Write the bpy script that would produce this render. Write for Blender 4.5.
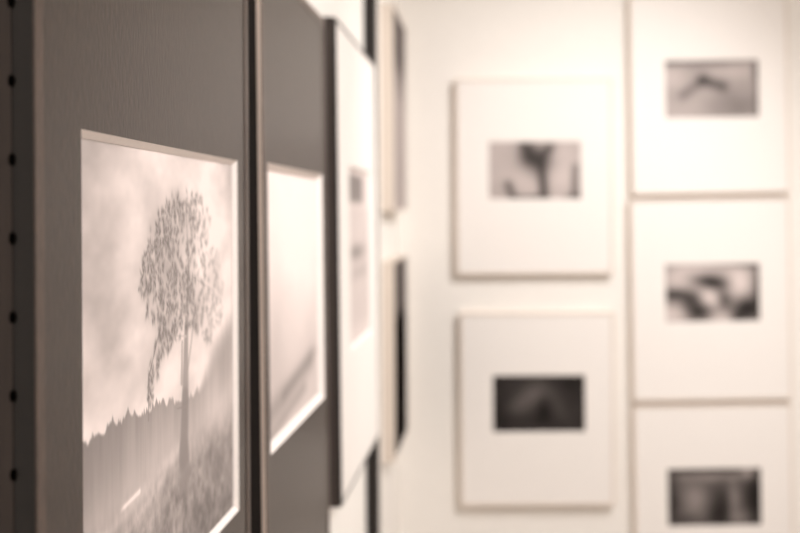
import bpy, math, random
import numpy as np
from mathutils import Vector, Matrix

for o in list(bpy.data.objects):
    bpy.data.objects.remove(o)
scn = bpy.context.scene
COL = scn.collection
R = math.radians

# ------------------------------------------------------------------ camera
EYE = 1.50                                    # camera height
cam_d = bpy.data.cameras.new('camera')
cam_d.sensor_width = 36.0
cam_d.lens = 50.0
cam_d.shift_x = -97.0 / 800
cam_d.shift_y = -53.5 / 800
cam_d.clip_start = 0.02
cam_d.dof.use_dof = True
cam_d.dof.focus_distance = 0.765
cam_d.dof.aperture_fstop = 4.5
cam_d.dof.aperture_blades = 9
cam = bpy.data.objects.new('camera', cam_d)
cam.location = (0, 0, EYE)
cam.rotation_euler = (R(90), R(0.3), 0)
COL.objects.link(cam)
scn.camera = cam

# ------------------------------------------------------------------ world, exposure
w = bpy.data.worlds.new('world')
scn.world = w
w.use_nodes = True
w.node_tree.nodes['Background'].inputs[0].default_value = (1.0, 0.9, 0.78, 1)
w.node_tree.nodes['Background'].inputs[1].default_value = 0.05
vs = scn.view_settings
vs.view_transform = 'Standard'
vs.look = 'None'
vs.gamma = 1.0
vs.use_curve_mapping = False
vs.exposure = -0.64

# ------------------------------------------------------------------ large lights (unseen ceiling panels added as ambient fill)
XL, XR, YN, YB, ZC = -0.27, 3.0, -2.6, 3.05, 2.85     # the room
WARM = (1.0, 0.972, 0.965)
FILL_PANELS = [(1.50, 0.95, 48.0), (2.35, 0.10, 34.0)]    # x, y, watts
for (x, y, pw) in FILL_PANELS:
    ld = bpy.data.lights.new('fill_panel_glow', 'AREA')
    ld.shape = 'SQUARE'
    ld.size = 0.56
    ld.energy = pw
    ld.color = WARM
    lo = bpy.data.objects.new('fill_panel_glow', ld)
    lo.location = (x, y, ZC - 0.062)
    COL.objects.link(lo)
SPOTS = [((0.80, 1.75), (-0.10, 3.02, 0.82), 23.0, 78),
         ((0.80, 1.05), (-0.24, 1.60, 1.80), 11.0, 52),
         ((0.80, 0.45), (-0.24, 1.05, 1.60), 10.0, 48)]

# ------------------------------------------------------------------ materials
def mat(name):
    m = bpy.data.materials.new(name)
    m.use_nodes = True
    return m, m.node_tree, m.node_tree.nodes['Principled BSDF']

def lin(c):
    c = np.asarray(c, float) / 255.0
    return tuple(np.where(c <= 0.04045, c / 12.92, ((c + 0.055) / 1.055) ** 2.4))

def grain_mat(name, srgb, rough=0.6, scale=(60, 60, 60), amount=0.12, bump=0.1, dist=0.001, detail=4, spec=0.4, metal=0.0):
    m, nt, b = mat(name)
    c = np.array(lin(srgb))
    tc = nt.nodes.new('ShaderNodeTexCoord')
    mp = nt.nodes.new('ShaderNodeMapping')
    mp.inputs['Scale'].default_value = scale
    no = nt.nodes.new('ShaderNodeTexNoise')
    no.inputs['Scale'].default_value = 1.0
    no.inputs['Detail'].default_value = detail
    rp = nt.nodes.new('ShaderNodeValToRGB')
    rp.color_ramp.elements[0].position = 0.3
    rp.color_ramp.elements[1].position = 0.7
    rp.color_ramp.elements[0].color = (*(c * (1 - amount)), 1)
    rp.color_ramp.elements[1].color = (*np.minimum(c * (1 + amount), 1), 1)
    bp = nt.nodes.new('ShaderNodeBump')
    bp.inputs['Strength'].default_value = bump
    bp.inputs['Distance'].default_value = dist
    L = nt.links.new
    L(tc.outputs['Object'], mp.inputs[0]); L(mp.outputs[0], no.inputs['Vector'])
    L(no.outputs['Fac'], rp.inputs[0]); L(rp.outputs[0], b.inputs['Base Color'])
    L(no.outputs['Fac'], bp.inputs['Height']); L(bp.outputs[0], b.inputs['Normal'])
    b.inputs['Roughness'].default_value = rough
    b.inputs['Specular IOR Level'].default_value = spec
    b.inputs['Metallic'].default_value = metal
    return m

def print_mat(name, spec):
    m, nt, b = mat(name)
    a = nt.nodes.new('ShaderNodeAttribute')
    a.attribute_name = 'tone'
    nt.links.new(a.outputs['Color'], b.inputs['Base Color'])
    b.inputs['Roughness'].default_value = 0.55
    b.inputs['Specular IOR Level'].default_value = spec
    return m

M = dict(
    wall=grain_mat('warm_white_plaster', (249, 244, 237), 0.85, (90, 90, 90), 0.015, 0.12, 0.0006),
    floor=grain_mat('oak_floor', (128, 108, 92), 0.45, (30, 2.5, 30), 0.25, 0.1),
    ceiling=grain_mat('ceiling_paint', (240, 236, 230), 0.9, (60, 60, 60), 0.02, 0.05),
    base=grain_mat('skirting_paint', (226, 218, 208), 0.5, (20, 20, 20), 0.02, 0.02),
    dark_mat=grain_mat('dark_mat_board', (46, 33, 25), 0.32, (420, 420, 120), 0.42, 0.4, 0.0005, 6, 0.33),
    dark_bar=grain_mat('dark_stained_moulding', (70, 53, 43), 0.32, (420, 420, 120), 0.30, 0.4, 0.0005, 6, 0.33),
    dark_side=grain_mat('dark_brown_rebate', (28, 23, 21), 0.45, (200, 200, 10), 0.15, 0.15, 0.0004),
    rear_side=grain_mat('brown_rear_moulding', (62, 53, 49), 0.6, (200, 200, 10), 0.15, 0.15, 0.0004),
    black=grain_mat('black_lacquer', (34, 29, 27), 0.35, (60, 60, 60), 0.1, 0.03),
    satin=grain_mat('satin_grey_strip', (218, 201, 189), 0.4, (100, 100, 6), 0.12, 0.05, 0.0003, 3, 0.5),
    rivet=grain_mat('dark_stud', (8, 7, 6), 0.95, (60, 60, 60), 0.1, 0.0, 0.001, 4, 0.0),
    core=grain_mat('white_mat_core', (252, 243, 237), 0.8, (300, 300, 300), 0.02, 0.05),
    white_mat=grain_mat('white_mat_board', (248, 242, 236), 0.85, (400, 400, 400), 0.015, 0.1, 0.0002),
    shade_bar=grain_mat('shade_toned_moulding', (220, 207, 194), 0.6, (50, 50, 50), 0.02, 0.03),  # shade on the camera-facing sides of white frames, put into the colour
    champagne_bar=grain_mat('champagne_moulding', (232, 218, 205), 0.5, (50, 50, 50), 0.03, 0.03),
    back=grain_mat('fibre_backing', (110, 90, 70), 0.9, (200, 200, 200), 0.1, 0.1),
    post=grain_mat('dark_metal_post', (32, 27, 24), 0.45, (60, 60, 6), 0.1, 0.03),
    fixture=grain_mat('white_fixture_metal', (235, 232, 228), 0.4, (40, 40, 40), 0.02, 0.0),
    photo=print_mat('photo_print', 0.18), matte_photo=print_mat('matte_photo_print', 0.0))
def glow_mat():
    m, nt, b = mat('fill_diffuser')  # glowing face of the added fill panels
    b.inputs['Base Color'].default_value = (0.9, 0.85, 0.78, 1)
    b.inputs['Emission Color'].default_value = (*WARM, 1)
    b.inputs['Emission Strength'].default_value = 6.0
    return m
M['glow'] = glow_mat()

# ------------------------------------------------------------------ mesh helpers
def obj(name, verts, faces, m, parent=None, bevel=0.0, smooth=False):
    me = bpy.data.meshes.new(name)
    me.from_pydata([tuple(v) for v in verts], [], faces)
    me.materials.append(m)
    me.update()
    import bmesh
    bm = bmesh.new(); bm.from_mesh(me)
    bmesh.ops.recalc_face_normals(bm, faces=bm.faces)
    bm.to_mesh(me); bm.free()
    if smooth:
        for p in me.polygons: p.use_smooth = True
    o = bpy.data.objects.new(name, me)
    COL.objects.link(o)
    if parent: o.parent = parent
    if bevel:
        b = o.modifiers.new('edge', 'BEVEL'); b.width = bevel; b.segments = 2; b.limit_method = 'ANGLE'
    return o

BOXF = [(0, 1, 3, 2), (4, 6, 7, 5), (0, 4, 5, 1), (2, 3, 7, 6), (0, 2, 6, 4), (1, 5, 7, 3)]
def box(name, a, b, m, parent=None, bevel=0.0):
    v = [(x, y, z) for x in (a[0], b[0]) for y in (a[1], b[1]) for z in (a[2], b[2])]
    return obj(name, v, BOXF, m, parent, bevel)

def struct(o):
    o['kind'] = 'structure'
    return o

def tag(o, label, cat, group=None):
    o['label'] = label; o['category'] = cat
    if group: o['group'] = group
    return o

def empty(name, loc, rot=(0, 0, 0)):
    o = bpy.data.objects.new(name, None)
    o.empty_display_size = 0.05
    o.location = loc; o.rotation_euler = rot
    COL.objects.link(o)
    return o

# ------------------------------------------------------------------ the room
T = 0.12
struct(box('floor', (XL - T, YN - T, -T), (XR + T, YB + T, 0), M['floor']))
struct(box('ceiling', (XL - T, YN - T, ZC), (XR + T, YB + T, ZC + T), M['ceiling']))
struct(box('wall_left', (XL - T, YN - T, 0), (XL, YB + T, ZC), M['wall']))
struct(box('wall_right', (XR, YN - T, 0), (XR + T, YB + T, ZC), M['wall']))
struct(box('wall_back', (XL, YB, 0), (XR, YB + T, ZC), M['wall']))
struct(box('wall_front', (XL, YN - T, 0), (XR, YN, ZC), M['wall']))
struct(box('baseboard_left', (XL, YN, 0), (XL + 0.014, YB, 0.09), M['base'], bevel=0.003))
struct(box('baseboard_back', (XL + 0.014, YB - 0.014, 0), (XR, YB, 0.09), M['base'], bevel=0.003))
struct(box('baseboard_right', (XR - 0.014, YN, 0), (XR, YB - 0.014, 0.09), M['base'], bevel=0.003))
# slim dark upright on the left wall between the white-matted picture and the corner
struct(box('trim_1', (XL, 2.262, 0.0), (XL + 0.0255, 2.292, ZC), M['post'], bevel=0.002))

# ------------------------------------------------------------------ picture frames
# local axes of a frame: x to the right along the wall, z up, front towards -y, wall at y = 0
def bar(name, prof, w, h, side, m, parent, z0):
    """one mitred length of moulding; prof = [(inset from outer edge, distance from wall)]"""
    n = len(prof); v = []
    for e in (0, 1):
        for (i, d) in prof:
            if side in ('top', 'bottom'):
                x = (-w / 2 + i) if e == 0 else (w / 2 - i)
                z = (h - i) if side == 'top' else i
            else:
                z = i if e == 0 else (h - i)
                x = (-w / 2 + i) if side == 'left' else (w / 2 - i)
            v.append((x, -d, z + z0))
    f = [tuple(range(n)), tuple(range(2 * n - 1, n - 1, -1))]
    f += [(k, (k + 1) % n, n + (k + 1) % n, n + k) for k in range(n)]
    return obj(name, v, f, m, parent)

def ring(name, outer, inner, yo, yi, back, m, parent):
    """flat board with a rectangular window (outer/inner = x0,x1,z0,z1), from depth yo (front) to back"""
    v = []
    for (x0, x1, z0, z1), y in ((outer, yo), (inner, yo), (inner, back), (outer, back)):
        v += [(x0, -y, z0), (x1, -y, z0), (x1, -y, z1), (x0, -y, z1)]
    f = []
    for a in range(4):
        b = (a + 1) % 4
        for k in range(4):
            l = (k + 1) % 4
            f.append((a * 4 + k, a * 4 + l, b * 4 + l, b * 4 + k))
    return obj(name, v, f, m, parent)

def bevel_ring(name, outer, yo, t, m, parent):
    """the 45 degree cut of the window: from the mat's face (yo) in to the print, white core showing"""
    x0, x1, z0, z1 = outer
    v = []
    for (g, y) in ((0.0, yo), (t, yo - t), (-0.004, yo - t), (-0.004, yo - t * 0.6)):
        v += [(x0 + g, -y, z0 + g), (x1 - g, -y, z0 + g), (x1 - g, -y, z1 - g), (x0 + g, -y, z1 - g)]
    f = []
    for a in range(3):
        for k in range(4):
            l = (k + 1) % 4
            f.append((a * 4 + k, a * 4 + l, a * 4 + 4 + l, a * 4 + 4 + k))
    return obj(name, v, f, m, parent)

TONE_D = np.array(lin((18, 14, 12)))
TONE_L = np.array(lin((253, 238, 232)))
def photo_print(img, rect, y, parent, label, m, thick=0.0008):
    """flat print: a fine grid whose vertex tones carry the picture; img rows top to bottom, 0..1 display tone"""
    ny, nx = img.shape
    x0, x1, z0, z1 = rect
    X, Z = np.meshgrid(np.linspace(x0, x1, nx), np.linspace(z1, z0, ny))
    co = np.stack([X, np.full_like(X, -y), Z], -1).reshape(-1, 3)
    idx = np.arange(nx * ny).reshape(ny, nx)
    q = np.stack([idx[:-1, :-1], idx[1:, :-1], idx[1:, 1:], idx[:-1, 1:]], -1).reshape(-1, 4)
    # rear sheet so that the paper has thickness
    nb = nx * ny
    rear = np.array([[x0, -y + thick, z0], [x1, -y + thick, z0], [x1, -y + thick, z1], [x0, -y + thick, z1]])
    co = np.vstack([co, rear])
    q = np.vstack([q, [[nb, nb + 1, nb + 2, nb + 3]]])
    me = bpy.data.meshes.new('print')
    me.vertices.add(len(co)); me.vertices.foreach_set('co', co.ravel().astype(np.float32))
    me.loops.add(q.size); me.loops.foreach_set('vertex_index', q.ravel().astype(np.int32))
    me.polygons.add(len(q)); me.polygons.foreach_set('loop_start', np.arange(0, q.size, 4, dtype=np.int32))
    me.update(calc_edges=True)
    g = np.clip(img, 0, 1).reshape(-1, 1)
    s = np.where(g <= 0.04045, g / 12.92, ((g + 0.055) / 1.055) ** 2.4)
    c = TONE_D + (TONE_L - TONE_D) * s
    c = np.vstack([c, np.tile([[0.6, 0.55, 0.5]], (4, 1))])
    rgba = np.hstack([c, np.ones((len(c), 1))]).astype(np.float32)
    at = me.color_attributes.new('tone', 'FLOAT_COLOR', 'POINT')
    at.data.foreach_set('color', rgba.ravel())
    me.materials.append(m)
    o = bpy.data.objects.new('print', me)
    COL.objects.link(o); o.parent = parent
    o['label'] = label
    return o

def make_frame(name, loc, rotz, w, h, win, style, img, plabel, lean=0.0, yaw_in=0.0):
    """loc = bottom centre of the frame on the wall; win = window x0,x1,z0,z1 in the frame's own axes"""
    t = empty(name, loc, (R(lean), R(yaw_in), rotz))
    D, bw, lip, mt, names = style['D'], style['bw'], style['lip'], style['mt'], ('top', 'bottom', 'left', 'right')
    face = D - lip                                   # rabbet behind the lip
    prof = style['prof']
    bars = {}
    for s in names:
        b = bar('frame_bar', prof, w, h, s, M[style['bar']], t, 0)
        bars[s] = b
        for (pn, pp, pm) in style.get('strips', ()):
            bar(pn, pp, w, h, s, M[pm], b, 0)
    inn = (-w / 2 + bw - 0.002, w / 2 - bw + 0.002, bw - 0.002, h - bw + 0.002)
    mf = face - 0.0004                                 # face of the mat
    ring('mat_board', inn, win, mf, mf, mf - 0.0012, M[style['mat']], t)
    bevel_ring('mat_bevel', win, mf - 0.0001, mt, M['core'], t)
    pr = (win[0] + mt - 0.004, win[1] - mt + 0.004, win[2] + mt - 0.004, win[3] - mt + 0.004)
    photo_print(img, pr, mf - mt - 0.0004, t, plabel, M[style.get('paper', 'photo')])
    box('backing_board', (inn[0], -(mf - mt - 0.0016), inn[2]), (inn[1], -0.004, inn[3]), M['back'], t)
    return t, bars

def make_profile(D, bw, lip, seam=None):
    p = [(0.0, 0.0)]
    if seam:                                         # shallow groove round the outside of the moulding
        p += [(0.0, seam - 0.0008), (0.0012, seam - 0.0004), (0.0012, seam + 0.0004), (0.0, seam + 0.0008)]
    p += [(0.0, D - 0.0012), (0.0012, D), (bw - 0.0006, D), (bw, D - 0.0006), (bw, D - lip + 0.0001), (bw - 0.0022, D - lip + 0.0001), (bw - 0.0022, 0.0)]
    return p

DARK = dict(D=0.030, bw=0.013, lip=0.0005, mt=0.0044, bar='dark_bar', mat='dark_mat',
            prof=make_profile(0.030, 0.013, 0.0005),
            strips=[('side_rebate', [(-0.0004, 0.0186), (-0.0004, 0.0296), (0.001, 0.0296), (0.001, 0.0186)], 'dark_side'),
                    ('rear_moulding', [(-0.0012, 0.0), (-0.0012, 0.0184), (0.001, 0.0184), (0.001, 0.0)], 'rear_side')])
DARK2 = dict(DARK, mt=0.0070, strips=[('side_rebate', [(-0.0004, 0.0), (-0.0004, 0.0250), (0.001, 0.0250), (0.001, 0.0)], 'black'),
                           ('edge_strip', [(-0.0008, 0.0250), (-0.0008, 0.0290), (0.001, 0.0290), (0.001, 0.0250)], 'satin')])
BLACK = dict(D=0.030, bw=0.006, lip=0.0008, mt=0.004, bar='black', mat='white_mat',
             prof=make_profile(0.030, 0.006, 0.0008),
             strips=[('rear_moulding', [(-0.0006, 0.0), (-0.0006, 0.0235), (0.001, 0.0235), (0.001, 0.0)], 'rear_side')])
WHITE = dict(D=0.025, bw=0.006, lip=0.0015, mt=0.0014, bar='champagne_bar', mat='white_mat',
             prof=make_profile(0.025, 0.006, 0.0015))
THIN = dict(D=0.030, bw=0.0035, lip=0.0008, mt=0.001, paper='matte_photo', bar='shade_bar', mat='white_mat',
            prof=make_profile(0.030, 0.0035, 0.0008))

# ------------------------------------------------------------------ the pictures (flat prints)
rng = np.random.default_rng(7)
def vnoise(nx, ny, fx, fy, octaves=4, seed=0):
    r = np.random.default_rng(seed)
    out = np.zeros((ny, nx)); amp = 1.0; tot = 0
    for k in range(octaves):
        gx, gy = max(2, int(fx * 2 ** k) + 2), max(2, int(fy * 2 ** k) + 2)
        g = r.random((gy, gx))
        xs = np.linspace(0, gx - 1.001, nx); ys = np.linspace(0, gy - 1.001, ny)
        xi = xs.astype(int); yi = ys.astype(int)
        xf = xs - xi; yf = ys - yi
        xf = xf * xf * (3 - 2 * xf); yf = (yf * yf * (3 - 2 * yf))[:, None]
        a = g[yi][:, xi] * (1 - xf) + g[yi][:, xi + 1] * xf
        b = g[yi + 1][:, xi] * (1 - xf) + g[yi + 1][:, xi + 1] * xf
        out += amp * (a * (1 - yf) + b * yf); tot += amp; amp *= 0.5
    return out / tot

def grid(nx, ny):
    return np.meshgrid(np.linspace(0, 1, nx), np.linspace(0, 1, ny))

def gauss(U, V, u, v, su, sv, rot=0.0):
    du, dv = U - u, V - v
    c, s = math.cos(rot), math.sin(rot)
    a = du * c + dv * s; b = -du * s + dv * c
    return np.exp(-0.5 * ((a / su) ** 2 + (b / sv) ** 2))

def sstep(a, b, x):
    t = np.clip((x - a) / (b - a), 0, 1)
    return t * t * (3 - 2 * t)

def seg_dist(U, V, p, q, asp):
    px, py = p[0] * asp, p[1]; qx, qy = q[0] * asp, q[1]
    X, Y = U * asp, V
    L2 = (qx - px) ** 2 + (qy - py) ** 2 + 1e-9
    t = np.clip(((X - px) * (qx - px) + (Y - py) * (qy - py)) / L2, 0, 1)
    return np.hypot(X - px - t * (qx - px), Y - py - t * (qy - py)), t

def tree_picture():
    nx, ny = 520, 440
    U, V = grid(nx, ny); asp = 1.2
    cl = vnoise(nx, ny, 3, 4, 5, 3); cl2 = vnoise(nx, ny, 5, 9, 4, 11)
    # cloudy sky, brighter behind the tree
    img = 0.82 + 0.55 * (cl - 0.5) + 0.32 * (cl2 - 0.5)
    img -= 0.10 * gauss(U, V, 0.02, 0.30, 0.22, 0.16) + 0.05 * gauss(U, V, 0.15, 0.14, 0.12, 0.05)
    img += 0.10 * gauss(U, V, 0.84, 0.22, 0.12, 0.18) + 0.10 * gauss(U, V, 0.72, 0.53, 0.10, 0.08)
    img += 0.05 * gauss(U, V, 0.40, 0.56, 0.14, 0.05) - 0.05 * gauss(U, V, 0.1, 0.47, 0.2, 0.05)
    # forest behind: spiky crest, misty below
    ks = [(0.0, .580), (0.025, .556), (0.05, .585), (0.09, .565), (0.125, .575), (0.16, .556), (0.20, .580), (0.235, .558), (0.27, .572),
          (0.30, .582), (0.345, .583), (0.40, .578), (0.45, .590), (0.50, .595), (0.55, .598), (0.62, .605), (0.68, .610), (0.74, .590), (0.80, .560), (0.86, .520), (0.92, .49), (1.0, .46)]
    us = np.linspace(0, 1, nx)
    crest = np.interp(us, [k[0] for k in ks], [k[1] for k in ks])
    crest = np.convolve(np.pad(crest, 4, mode='edge'), np.ones(9) / 9, mode='valid')
    crest += 0.010 * (vnoise(nx, 2, 60, 1, 3, 17)[0] - 0.5)
    r = np.random.default_rng(5)
    for k in range(70):                              # single firs along the crest
        c = r.random(); hgt = r.uniform(0.003, 0.015); wd = r.uniform(0.004, 0.008)
        base = np.interp(c, us, crest)
        crest = np.minimum(crest, base - hgt + np.abs(us - c) / wd * hgt)
    soft = 0.05 * sstep(0.62, 0.85, U)                 # the wood on the right fades into mist
    fm = sstep(-0.004 - soft, 0.006 + soft, V - crest[None, :])
    streak = vnoise(nx, ny, 55, 4, 3, 21)
    depth = np.clip((V - crest[None, :]) / 0.16, 0, 1)
    forest = 0.46 + 0.22 * depth + 0.10 * (streak - 0.5) + 0.09 * sstep(0.1, 0.7, U) - 0.09 * gauss(U, V, 0.04, 0.66, 0.12, 0.08)
    forest -= 0.10 * gauss(U, V, 0.93, 0.60, 0.05, 0.06) - 0.03 * gauss(U, V, 0.75, 0.62, 0.08, 0.05)
    img = img * (1 - fm) + forest * fm
    # grassy slope
    slope = 0.765 - 0.06 * U + 0.012 * np.sin(U * 9)
    gm = sstep(-0.07, 0.09, V - slope)
    gr = vnoise(nx, ny, 60, 40, 3, 31); gb = vnoise(nx, ny, 9, 10, 4, 33)
    ground = 0.52 + 0.30 * (gr - 0.5) + 0.26 * (gb - 0.5) - 0.12 * sstep(0.78, 1.0, V) - 0.06 * sstep(0.5, 0.95, U)
    img = img * (1 - gm) + ground * gm
    d, t = seg_dist(U, V, (0.190, 0.748), (0.300, 0.738), asp)
    img += 0.26 * np.exp(-(d / 0.006) ** 2) * sstep(0, 0.3, t)
    for (p, q, w_, a) in [((0.0, .80), (.60, .70), .018, .09), ((0.0, .86), (.45, .75), .012, .06), ((.1, .88), (.62, .76), .012, .05)]:   # pale bands of grass
        d, t = seg_dist(U, V, p, q, asp)
        img += a * np.exp(-(d / w_) ** 2)
    # trunk and limbs
    def limb(p, q, w0, w1, dark):
        nonlocal img
        d, t = seg_dist(U, V, p, q, asp)
        wd = w0 + (w1 - w0) * t
        m = 1 - sstep(0.6, 1.25, d / wd)
        img = img * (1 - m) + (img * 0.25 + dark * 0.75) * m
    limb((0.578, 0.735), (0.590, 0.60), 0.040, 0.030, 0.40)
    limb((0.590, 0.60), (0.600, 0.43), 0.030, 0.016, 0.43)
    limb((0.585, 0.78), (0.578, 0.72), 0.052, 0.040, 0.44)
    limb((0.600, 0.43), (0.620, 0.27), 0.016, 0.008, 0.48)
    limb((0.620, 0.27), (0.600, 0.13), 0.007, 0.003, 0.52)
    limb((0.602, 0.55), (0.665, 0.40), 0.006, 0.005, 0.55)
    limb((0.565, 0.555), (0.570, 0.46), 0.010, 0.006, 0.55)
    limb((0.60, 0.62), (0.53, 0.612), 0.004, 0.002, 0.45)
    limb((0.352, 0.60), (0.352, 0.50), 0.003, 0.003, 0.42)
    limb((0.352, 0.51), (0.43, 0.40), 0.003, 0.003, 0.45)
    for (p, q) in [((.61, .33), (.44, .24)), ((.61, .36), (.76, .25)), ((.61, .40), (.42, .33)), ((.62, .30), (.83, .36)), ((.62, .25), (.50, .16)), ((.62, .24), (.74, .15)),
                   ((.60, .45), (.47, .43)), ((.605, .42), (.78, .40)), ((.44, .24), (.33, .31)), ((.42, .33), (.43, .43)), ((.76, .25), (.87, .33)), ((.61, .2), (.57, .11))]:
        limb(p, q, 0.003, 0.0015, 0.74)
    # leaves: strings of small strokes hanging from the crown
    hull = [(0.330, .300, .028, .028), (.360, .262, .032, .04), (.395, .215, .035, .04), (.44, .195, .04, .05), (.49, .18, .05, .05), (.55, .145, .04, .03), (.525, .11, .02, .02),
            (.62, .135, .06, .035), (.68, .15, .07, .045), (.74, .18, .05, .04), (.44, .28, .08, .07), (.40, .35, .05, .05), (.55, .24, .10, .08), (.55, .34, .10, .06), (.68, .25, .08, .05),
            (.80, .29, .07, .05), (.72, .36, .10, .05), (.85, .38, .06, .06), (.47, .41, .05, .05), (.43, .44, .03, .03), (.78, .44, .08, .04), (.66, .42, .06, .03), (.52, .42, .05, .03), (.39, .49, .025, .03), (.365, .535, .018, .03), (.405, .46, .02, .02)]
    n_of = [90, 130, 120, 130, 140, 90, 30, 110, 110, 50, 230, 140, 200, 220, 80, 80, 170, 110, 130, 60, 120, 80, 70, 75, 55, 45]
    dark = np.zeros((ny, nx)); clump = vnoise(nx, ny, 58, 44, 2, 77)
    for (hu, hv, su, sv), n in zip(hull, n_of):
        for k in range(int(n * 0.80)):
            a = r.uniform(0, 2 * math.pi); q = math.sqrt(r.random()) * 1.15
            cu, cv = hu + su * q * math.cos(a), hv + sv * q * math.sin(a)
            x, y = cu * (nx - 1), cv * (ny - 1)
            if clump[min(ny - 1, max(0, int(y))), min(nx - 1, max(0, int(x)))] < 0.45: continue      # the crown is open and airy
            s1, s2 = r.uniform(2.0, 4.2), r.uniform(1.3, 2.1); th = r.uniform(0.6, 2.5)
            x0, x1, y0, y1 = int(x) - 11, int(x) + 12, int(y) - 11, int(y) + 12
            if x0 < 0 or y0 < 0 or x1 > nx or y1 > ny: continue
            yy, xx = np.mgrid[y0:y1, x0:x1]
            c, s = math.cos(th), math.sin(th)
            aa = (xx - x) * c + (yy - y) * s; bb = -(xx - x) * s + (yy - y) * c
            st = np.exp(-0.5 * ((aa / s1) ** 2 + (bb / s2) ** 2)) * r.uniform(0.3, 1.0)
            dark[y0:y1, x0:x1] = np.maximum(dark[y0:y1, x0:x1], st)
    dark *= 1.0 - 0.45 * sstep(0.66, 0.86, U)
    body = sum(gauss(U, V, hu, hv, su * 0.9, sv * 0.9) for (hu, hv, su, sv) in hull[:21])
    img -= 0.035 * np.clip(body, 0, 1)
    img = img * (1 - 0.95 * dark) + 0.28 * 0.95 * dark
    img += 0.12 * gauss(U, V, 0.71, 0.29, 0.025, 0.025) + 0.05 * gauss(U, V, 0.5, 0.3, 0.02, 0.02)
    return 0.22 + 0.84 * img

def pale_hill_picture():
    nx, ny = 160, 140
    U, V = grid(nx, ny)
    n = vnoise(nx, ny, 4, 5, 4, 41)
    img = 0.98 + 0.06 * (n - 0.5) - 0.12 * sstep(0.35, 0.9, V) - 0.06 * gauss(U, V, 0.15, 0.62, 0.15, 0.18)
    img += 0.04 * gauss(U, V, 0.6, 0.2, 0.3, 0.15)
    for (p, q, w_, a) in [((.05, .90), (.85, .80), .05, .16), ((.05, .98), (.7, .9), .03, .14), ((.3, .86), (.95, .78), .03, .08)]:
        d, t = seg_dist(U, V, p, q, 1.2)
        img -= a * np.exp(-(d / w_) ** 2)
    return img

def far_print_picture():
    nx, ny = 90, 100
    U, V = grid(nx, ny)
    img = 0.90 + 0.05 * (vnoise(nx, ny, 4, 4, 3, 51) - 0.5)
    img -= 0.34 * sstep(0.02, 0.06, V) * (1 - sstep(0.17, 0.22, V)) * sstep(0.05, 0.12, U) * (1 - sstep(0.66, 0.74, U))
    img -= 0.04 * sstep(0.2, 0.26, V) * (1 - sstep(0.86, 0.95, V))
    img -= 0.28 * gauss(U, V, 0.40, 0.48, 0.22, 0.03) + 0.10 * gauss(U, V, 0.5, 0.60, 0.3, 0.03)
    return img

def blobs(nx, ny, base, items, seed, noise=0.06):
    U, V = grid(nx, ny)
    img = base + noise * 2 * (vnoise(nx, ny, 5, 4, 4, seed) - 0.5)
    for (u, v, su, sv, rot, a) in items:
        img = img + a * gauss(U, V, u, v, su, sv, rot)
    return img

def forked_branch_picture():
    img = blobs(120, 76, 0.74, [(.36, .25, .20, .30, 0, .02), (.80, .55, .12, .3, 0, .08), (.42, .68, .10, .10, 0, .05)], 61, 0.03)
    U, V = grid(120, 76)
    def stroke(p, q, w_, a):
        nonlocal img
        d, t = seg_dist(U, V, p, q, 1.63)
        m = np.exp(-(d / w_) ** 2) * a
        img = img * (1 - m) + 0.24 * m
    stroke((.40, .08), (.46, .30), .10, .85); stroke((.66, .12), (.55, .32), .08, .8); stroke((.46, .26), (.54, .34), .20, .95)
    stroke((.57, .36), (.60, .98), .08, .9); stroke((.22, .74), (.28, 1.0), .07, .7); stroke((.28, 1.0), (.60, .97), .06, .75)
    stroke((.93, .45), (.92, 1.0), .06, .55); stroke((.86, 1.0), (.98, .95), .08, .7)
    return img

def dark_arch_picture():
    img = blobs(120, 76, 0.17, [(.50, .25, .16, .16, 0, .12), (.30, .55, .10, .12, .6, .16), (.40, .36, .12, .10, -.6, .10), (.70, .55, .08, .18, -.3, .10), (.55, .62, .06, .16, 0, -.14), (.85, .15, .12, .1, 0, -.06), (.05, .8, .1, .3, 0, -.08), (.55, .97, .08, .05, 0, .10)], 71, 0.05)
    return img

def pale_ridge_picture():
    img = blobs(120, 76, 0.68, [(.06, .28, .12, .14, 0, .12), (.78, .2, .2, .1, 0, .08), (.2, .9, .3, .2, 0, .05), (.75, .8, .2, .18, -.3, -.16), (.97, .2, .03, .12, 0, -.30), (.99, .7, .03, .4, 0, -.2), (.45, .06, .3, .05, 0, -.18), (.05, .04, .08, .04, 0, -.2)], 81, 0.03)
    U, V = grid(120, 76)
    for (p, q, w_, a) in [((.20, .60), (.42, .34), .08, .18), ((.40, .35), (.62, .46), .085, .30)]:
        d, t = seg_dist(U, V, p, q, 1.63)
        img -= a * np.exp(-(d / w_) ** 2)
    return img

def boulder_picture():
    return blobs(120, 76, 0.58, [(.15, .28, .12, .14, 0, .26), (.10, .85, .14, .12, 0, .28), (.47, .58, .08, .13, -.5, .36), (.78, .35, .10, .2, 0, .34), (.60, .92, .12, .07, 0, .25), (.42, .10, .2, .06, 0, .22),
                              (.10, .52, .12, .06, 0, -.42), (.50, .33, .12, .06, .2, -.46), (.35, .82, .09, .10, 0, -.44), (.28, .62, .07, .10, .6, -.30), (.62, .62, .05, .10, 0, -.34), (.86, .76, .09, .13, 0, -.52), (.99, .40, .04, .25, 0, -.38), (.86, .04, .14, .04, 0, -.22), (.75, .92, .05, .08, 0, -.3)], 91, 0.05)

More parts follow.
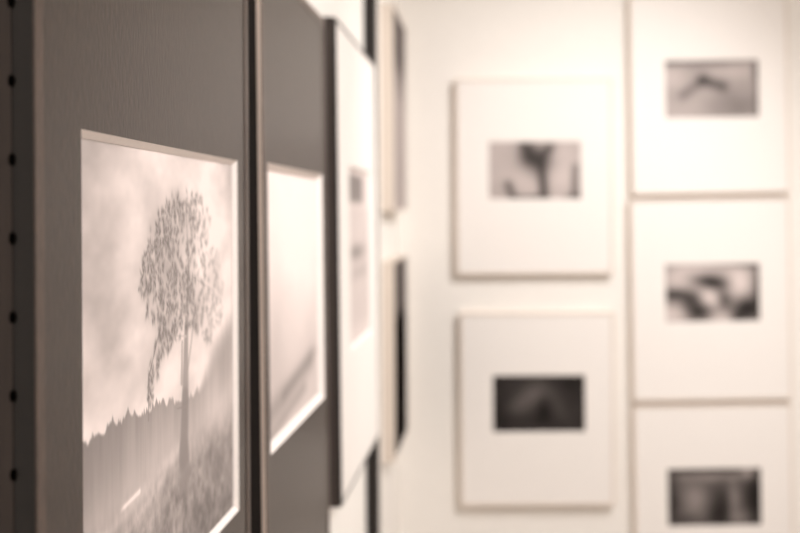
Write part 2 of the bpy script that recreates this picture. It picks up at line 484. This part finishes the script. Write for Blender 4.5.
def dark_barn_picture():
    return blobs(120, 76, 0.34, [(.30, .55, .12, .22, 0, .26), (.45, .16, .25, .05, 0, .20), (.85, .08, .05, .08, 0, .34), (.70, .55, .04, .25, 0, .22), (.40, .03, .3, .04, 0, -.16), (.56, .75, .09, .22, 0, -.26), (.92, .55, .06, .30, 0, -.26), (.05, .6, .05, .3, 0, -.18), (.75, .85, .1, .08, 0, .14), (.2, .85, .08, .06, 0, -.10)], 101, 0.07)

def grey_fog_picture():
    U, V = grid(80, 110)
    return 0.62 - 0.16 * (1 - sstep(0.2, 0.35, V)) + 0.10 * sstep(0.3, 0.5, V) + 0.06 * (vnoise(80, 110, 4, 4, 4, 111) - 0.5)

def dark_shore_picture():
    U, V = grid(80, 110)
    return 0.40 - 0.37 * sstep(0.25, 0.36, V) + 0.06 * (vnoise(80, 110, 4, 4, 4, 121) - 0.5)

# ------------------------------------------------------------------ pictures on the left wall
LEFTROT = R(90)
def left_frame(y0, y1, zt, zb, win, style, img, plabel, label, lean=0.0, off=0.0):
    """y0,y1 along the wall; zt,zb relative to eye height; win = (y0,y1,ztop,zbottom)"""
    cy = (y0 + y1) / 2; h = zt - zb
    wn = (win[0] - cy, win[1] - cy, win[3] - zb, win[2] - zb)
    t, bars = make_frame('picture_frame', (XL + off, cy, EYE + zb), LEFTROT, y1 - y0, h, wn, style, img, plabel, lean)
    tag(t, label, 'picture frame', 'framed photographs along the left wall')
    return t, bars

f1, bars1 = left_frame(0.577, 1.075, 0.285, -0.455, (0.6445, 1.0320, 0.0500, -0.2745), DARK, tree_picture(),
    'sepia photograph of a tall tree on a hillside',
    'dark brown matted frame holding the sepia photograph of a tree on a hill', lean=0.0)
# dark studs along the seam of the near side of this frame
sv, sf = [], []
n = 12
sv.append((-0.0010, 0, 0))
for rr, xx in ((1.0, 0.0), (0.8, -0.0008)):
    for k in range(n):
        a = 2 * math.pi * k / n
        sv.append((xx, rr * 0.0019 * math.cos(a), rr * 0.0035 * math.sin(a)))
for k in range(n):
    l = (k + 1) % n
    sf.append((1 + k, 1 + l, 1 + n + l, 1 + n + k)); sf.append((1 + n + k, 1 + n + l, 0))
stud0 = None
for k in range(-4, 14):
    z = 0.1108 - 0.0409 * k + 0.455
    if stud0 is None:
        stud0 = obj('stud', sv, sf, M['rivet'], bars1['left'], smooth=False); st = stud0
    else:
        st = stud0.copy(); COL.objects.link(st)
    st.location = (-(1.075 - 0.577) / 2 - 0.0010, -0.0186, z)

f2, bars2 = left_frame(1.134, 1.553, 0.272, -0.475, (1.161, 1.523, 0.054, -0.252), DARK2, pale_hill_picture(),
    'pale overexposed photograph of a hillside',
    'dark brown matted frame with a pale washed-out photograph, beside the white-matted frame', lean=-0.35, off=0.0046)
f3, bars3 = left_frame(1.666, 2.203, 0.295, -0.440, (1.800, 2.110, 0.078, -0.222), BLACK, far_print_picture(),
    'pale grey photograph with dark bands',
    'black frame with a wide bright white mat, seen edge-on on the left wall', lean=-0.4, off=0.0052)
f4, _ = left_frame(2.590, 2.965, 0.492, 0.007, (2.594, 2.961, 0.488, 0.011), THIN, grey_fog_picture(),
    'plain misty grey photograph', 'narrow frame in a shade-toned colour with a misty grey picture, upper one in the wall corner')
f5, _ = left_frame(2.590, 2.965, -0.112, -0.580, (2.594, 2.961, -0.116, -0.576), THIN, dark_shore_picture(),
    'photograph, pale above and nearly black below', 'narrow frame in a shade-toned colour with a mostly black picture, lower one in the wall corner')

# ------------------------------------------------------------------ pictures on the back wall
S = (YB - 0.025) / 1111.0
def back_frame(x0, x1, zt, zb, win, img, plabel, label, roll=0.0):
    cx = (x0 + x1) / 2
    e = 0.004                                        # the window is cut a little larger than the image
    wn = (win[0] - cx - e, win[1] - cx + e, win[3] - zb - e, win[2] - zb + e)
    t, b = make_frame('picture_frame', (cx, YB, EYE + zb), 0, x1 - x0, zt - zb, wn, WHITE, img, plabel, 0.0, roll)
    tag(t, label, 'picture frame', 'pale framed photographs on the back wall')
    return t
back_frame(-0.1116, 0.3150, 0.366, -0.168, (-0.019, 0.226, 0.1906, 0.0408), forked_branch_picture(),
    'pale photograph with a dark forked shape', 'pale beige frame, white mat, whose small pale photograph shows a dark forked upright shape')
back_frame(-0.1035, 0.3159, -0.272, -0.798, (-0.0109, 0.234, -0.4466, -0.594), dark_arch_picture(),
    'nearly black photograph with a faint arch', 'pale beige frame, white mat, whose small photograph is almost entirely black, left column bottom')
back_frame(0.3676, 0.8000, 0.594, 0.0490, (0.466, 0.714, 0.4105, 0.2600), pale_ridge_picture(),
    'light grey photograph with a dark bent streak', 'pale beige frame at the top right with a light grey photograph and bent dark streak', -0.6)
back_frame(0.3676, 0.8030, 0.0375, -0.5135, (0.4640, 0.7144, -0.145, -0.296), boulder_picture(),
    'high-contrast photograph of rounded pale and black blotches', 'pale beige frame in the middle of the right column, photograph of pale and black blotches', -0.6)
back_frame(0.3730, 0.8060, -0.5250, -1.067, (0.468, 0.716, -0.7025, -0.852), dark_barn_picture(),
    'dark photograph with grey upright patches', 'pale beige frame at the bottom right with a dark photograph of grey upright patches', -0.6)

# ------------------------------------------------------------------ light fittings on the ceiling, the square panels added for fill
for i, (x, y, pw) in enumerate(FILL_PANELS):
    t = empty('fill_panel_light', (x, y, ZC))
    tag(t, ['added square fill panel, out of view, nearest the back wall', 'added square fill panel, out of view, nearest the right wall'][i], 'ceiling light', 'added fill panels')
    ring_v = box('housing', (-0.31, -0.31, -0.05), (0.31, 0.31, 0.0), M['fixture'], t, 0.004)
    box('diffuser', (-0.285, -0.285, -0.056), (0.285, 0.285, -0.0505), M['glow'], t)
tr = empty('track_rail', (0.80, 0.9, ZC))
tag(tr, 'white lighting track fixed along the ceiling', 'light track')
box('rail', (-0.018, -1.3, -0.025), (0.018, 1.3, 0.0), M['fixture'], tr, 0.003)
names = ['white track spotlight turned to the back wall', 'white track spotlight turned to the white-matted picture', 'white track spotlight turned to the tree picture']
for i, ((x, y), tgt, pw, ang) in enumerate(SPOTS):
    t = empty('track_spotlight', (x, y, ZC - 0.025))
    tag(t, names[i], 'spotlight', 'track spotlights')
    box('stem', (-0.012, -0.012, -0.10), (0.012, 0.012, 0.0), M['fixture'], t, 0.002)
    piv = Vector((0, 0, -0.12))
    dirv = (Vector(tgt) - (Vector(t.location) + piv)).normalized()
    q = dirv.to_track_quat('-Z', 'Y')
    # tapered can, open at the mouth
    prof = [(0.0, 0.06), (0.030, 0.06), (0.038, 0.045), (0.042, -0.07), (0.039, -0.07), (0.034, 0.03), (0.0, 0.03)]
    nn = 24; v, f = [], []
    for (rr, zz) in prof:
        for k in range(nn):
            a = 2 * math.pi * k / nn
            v.append(q @ Vector((rr * math.cos(a), rr * math.sin(a), zz)) + piv)
    for a in range(len(prof) - 1):
        for k in range(nn):
            l = (k + 1) % nn
            f.append((a * nn + k, a * nn + l, (a + 1) * nn + l, (a + 1) * nn + k))
    obj('lamp_can', v, f, M['fixture'], t, smooth=True)
    ld = bpy.data.lights.new('spot_beam', 'SPOT')
    ld.energy = pw * 6; ld.color = WARM; ld.spot_size = R(ang); ld.spot_blend = 0.9; ld.shadow_soft_size = 0.035
    lo = bpy.data.objects.new('spot_beam', ld)
    lo.location = piv + dirv * 0.075
    lo.rotation_mode = 'QUATERNION'; lo.rotation_quaternion = q
    COL.objects.link(lo); lo.parent = t
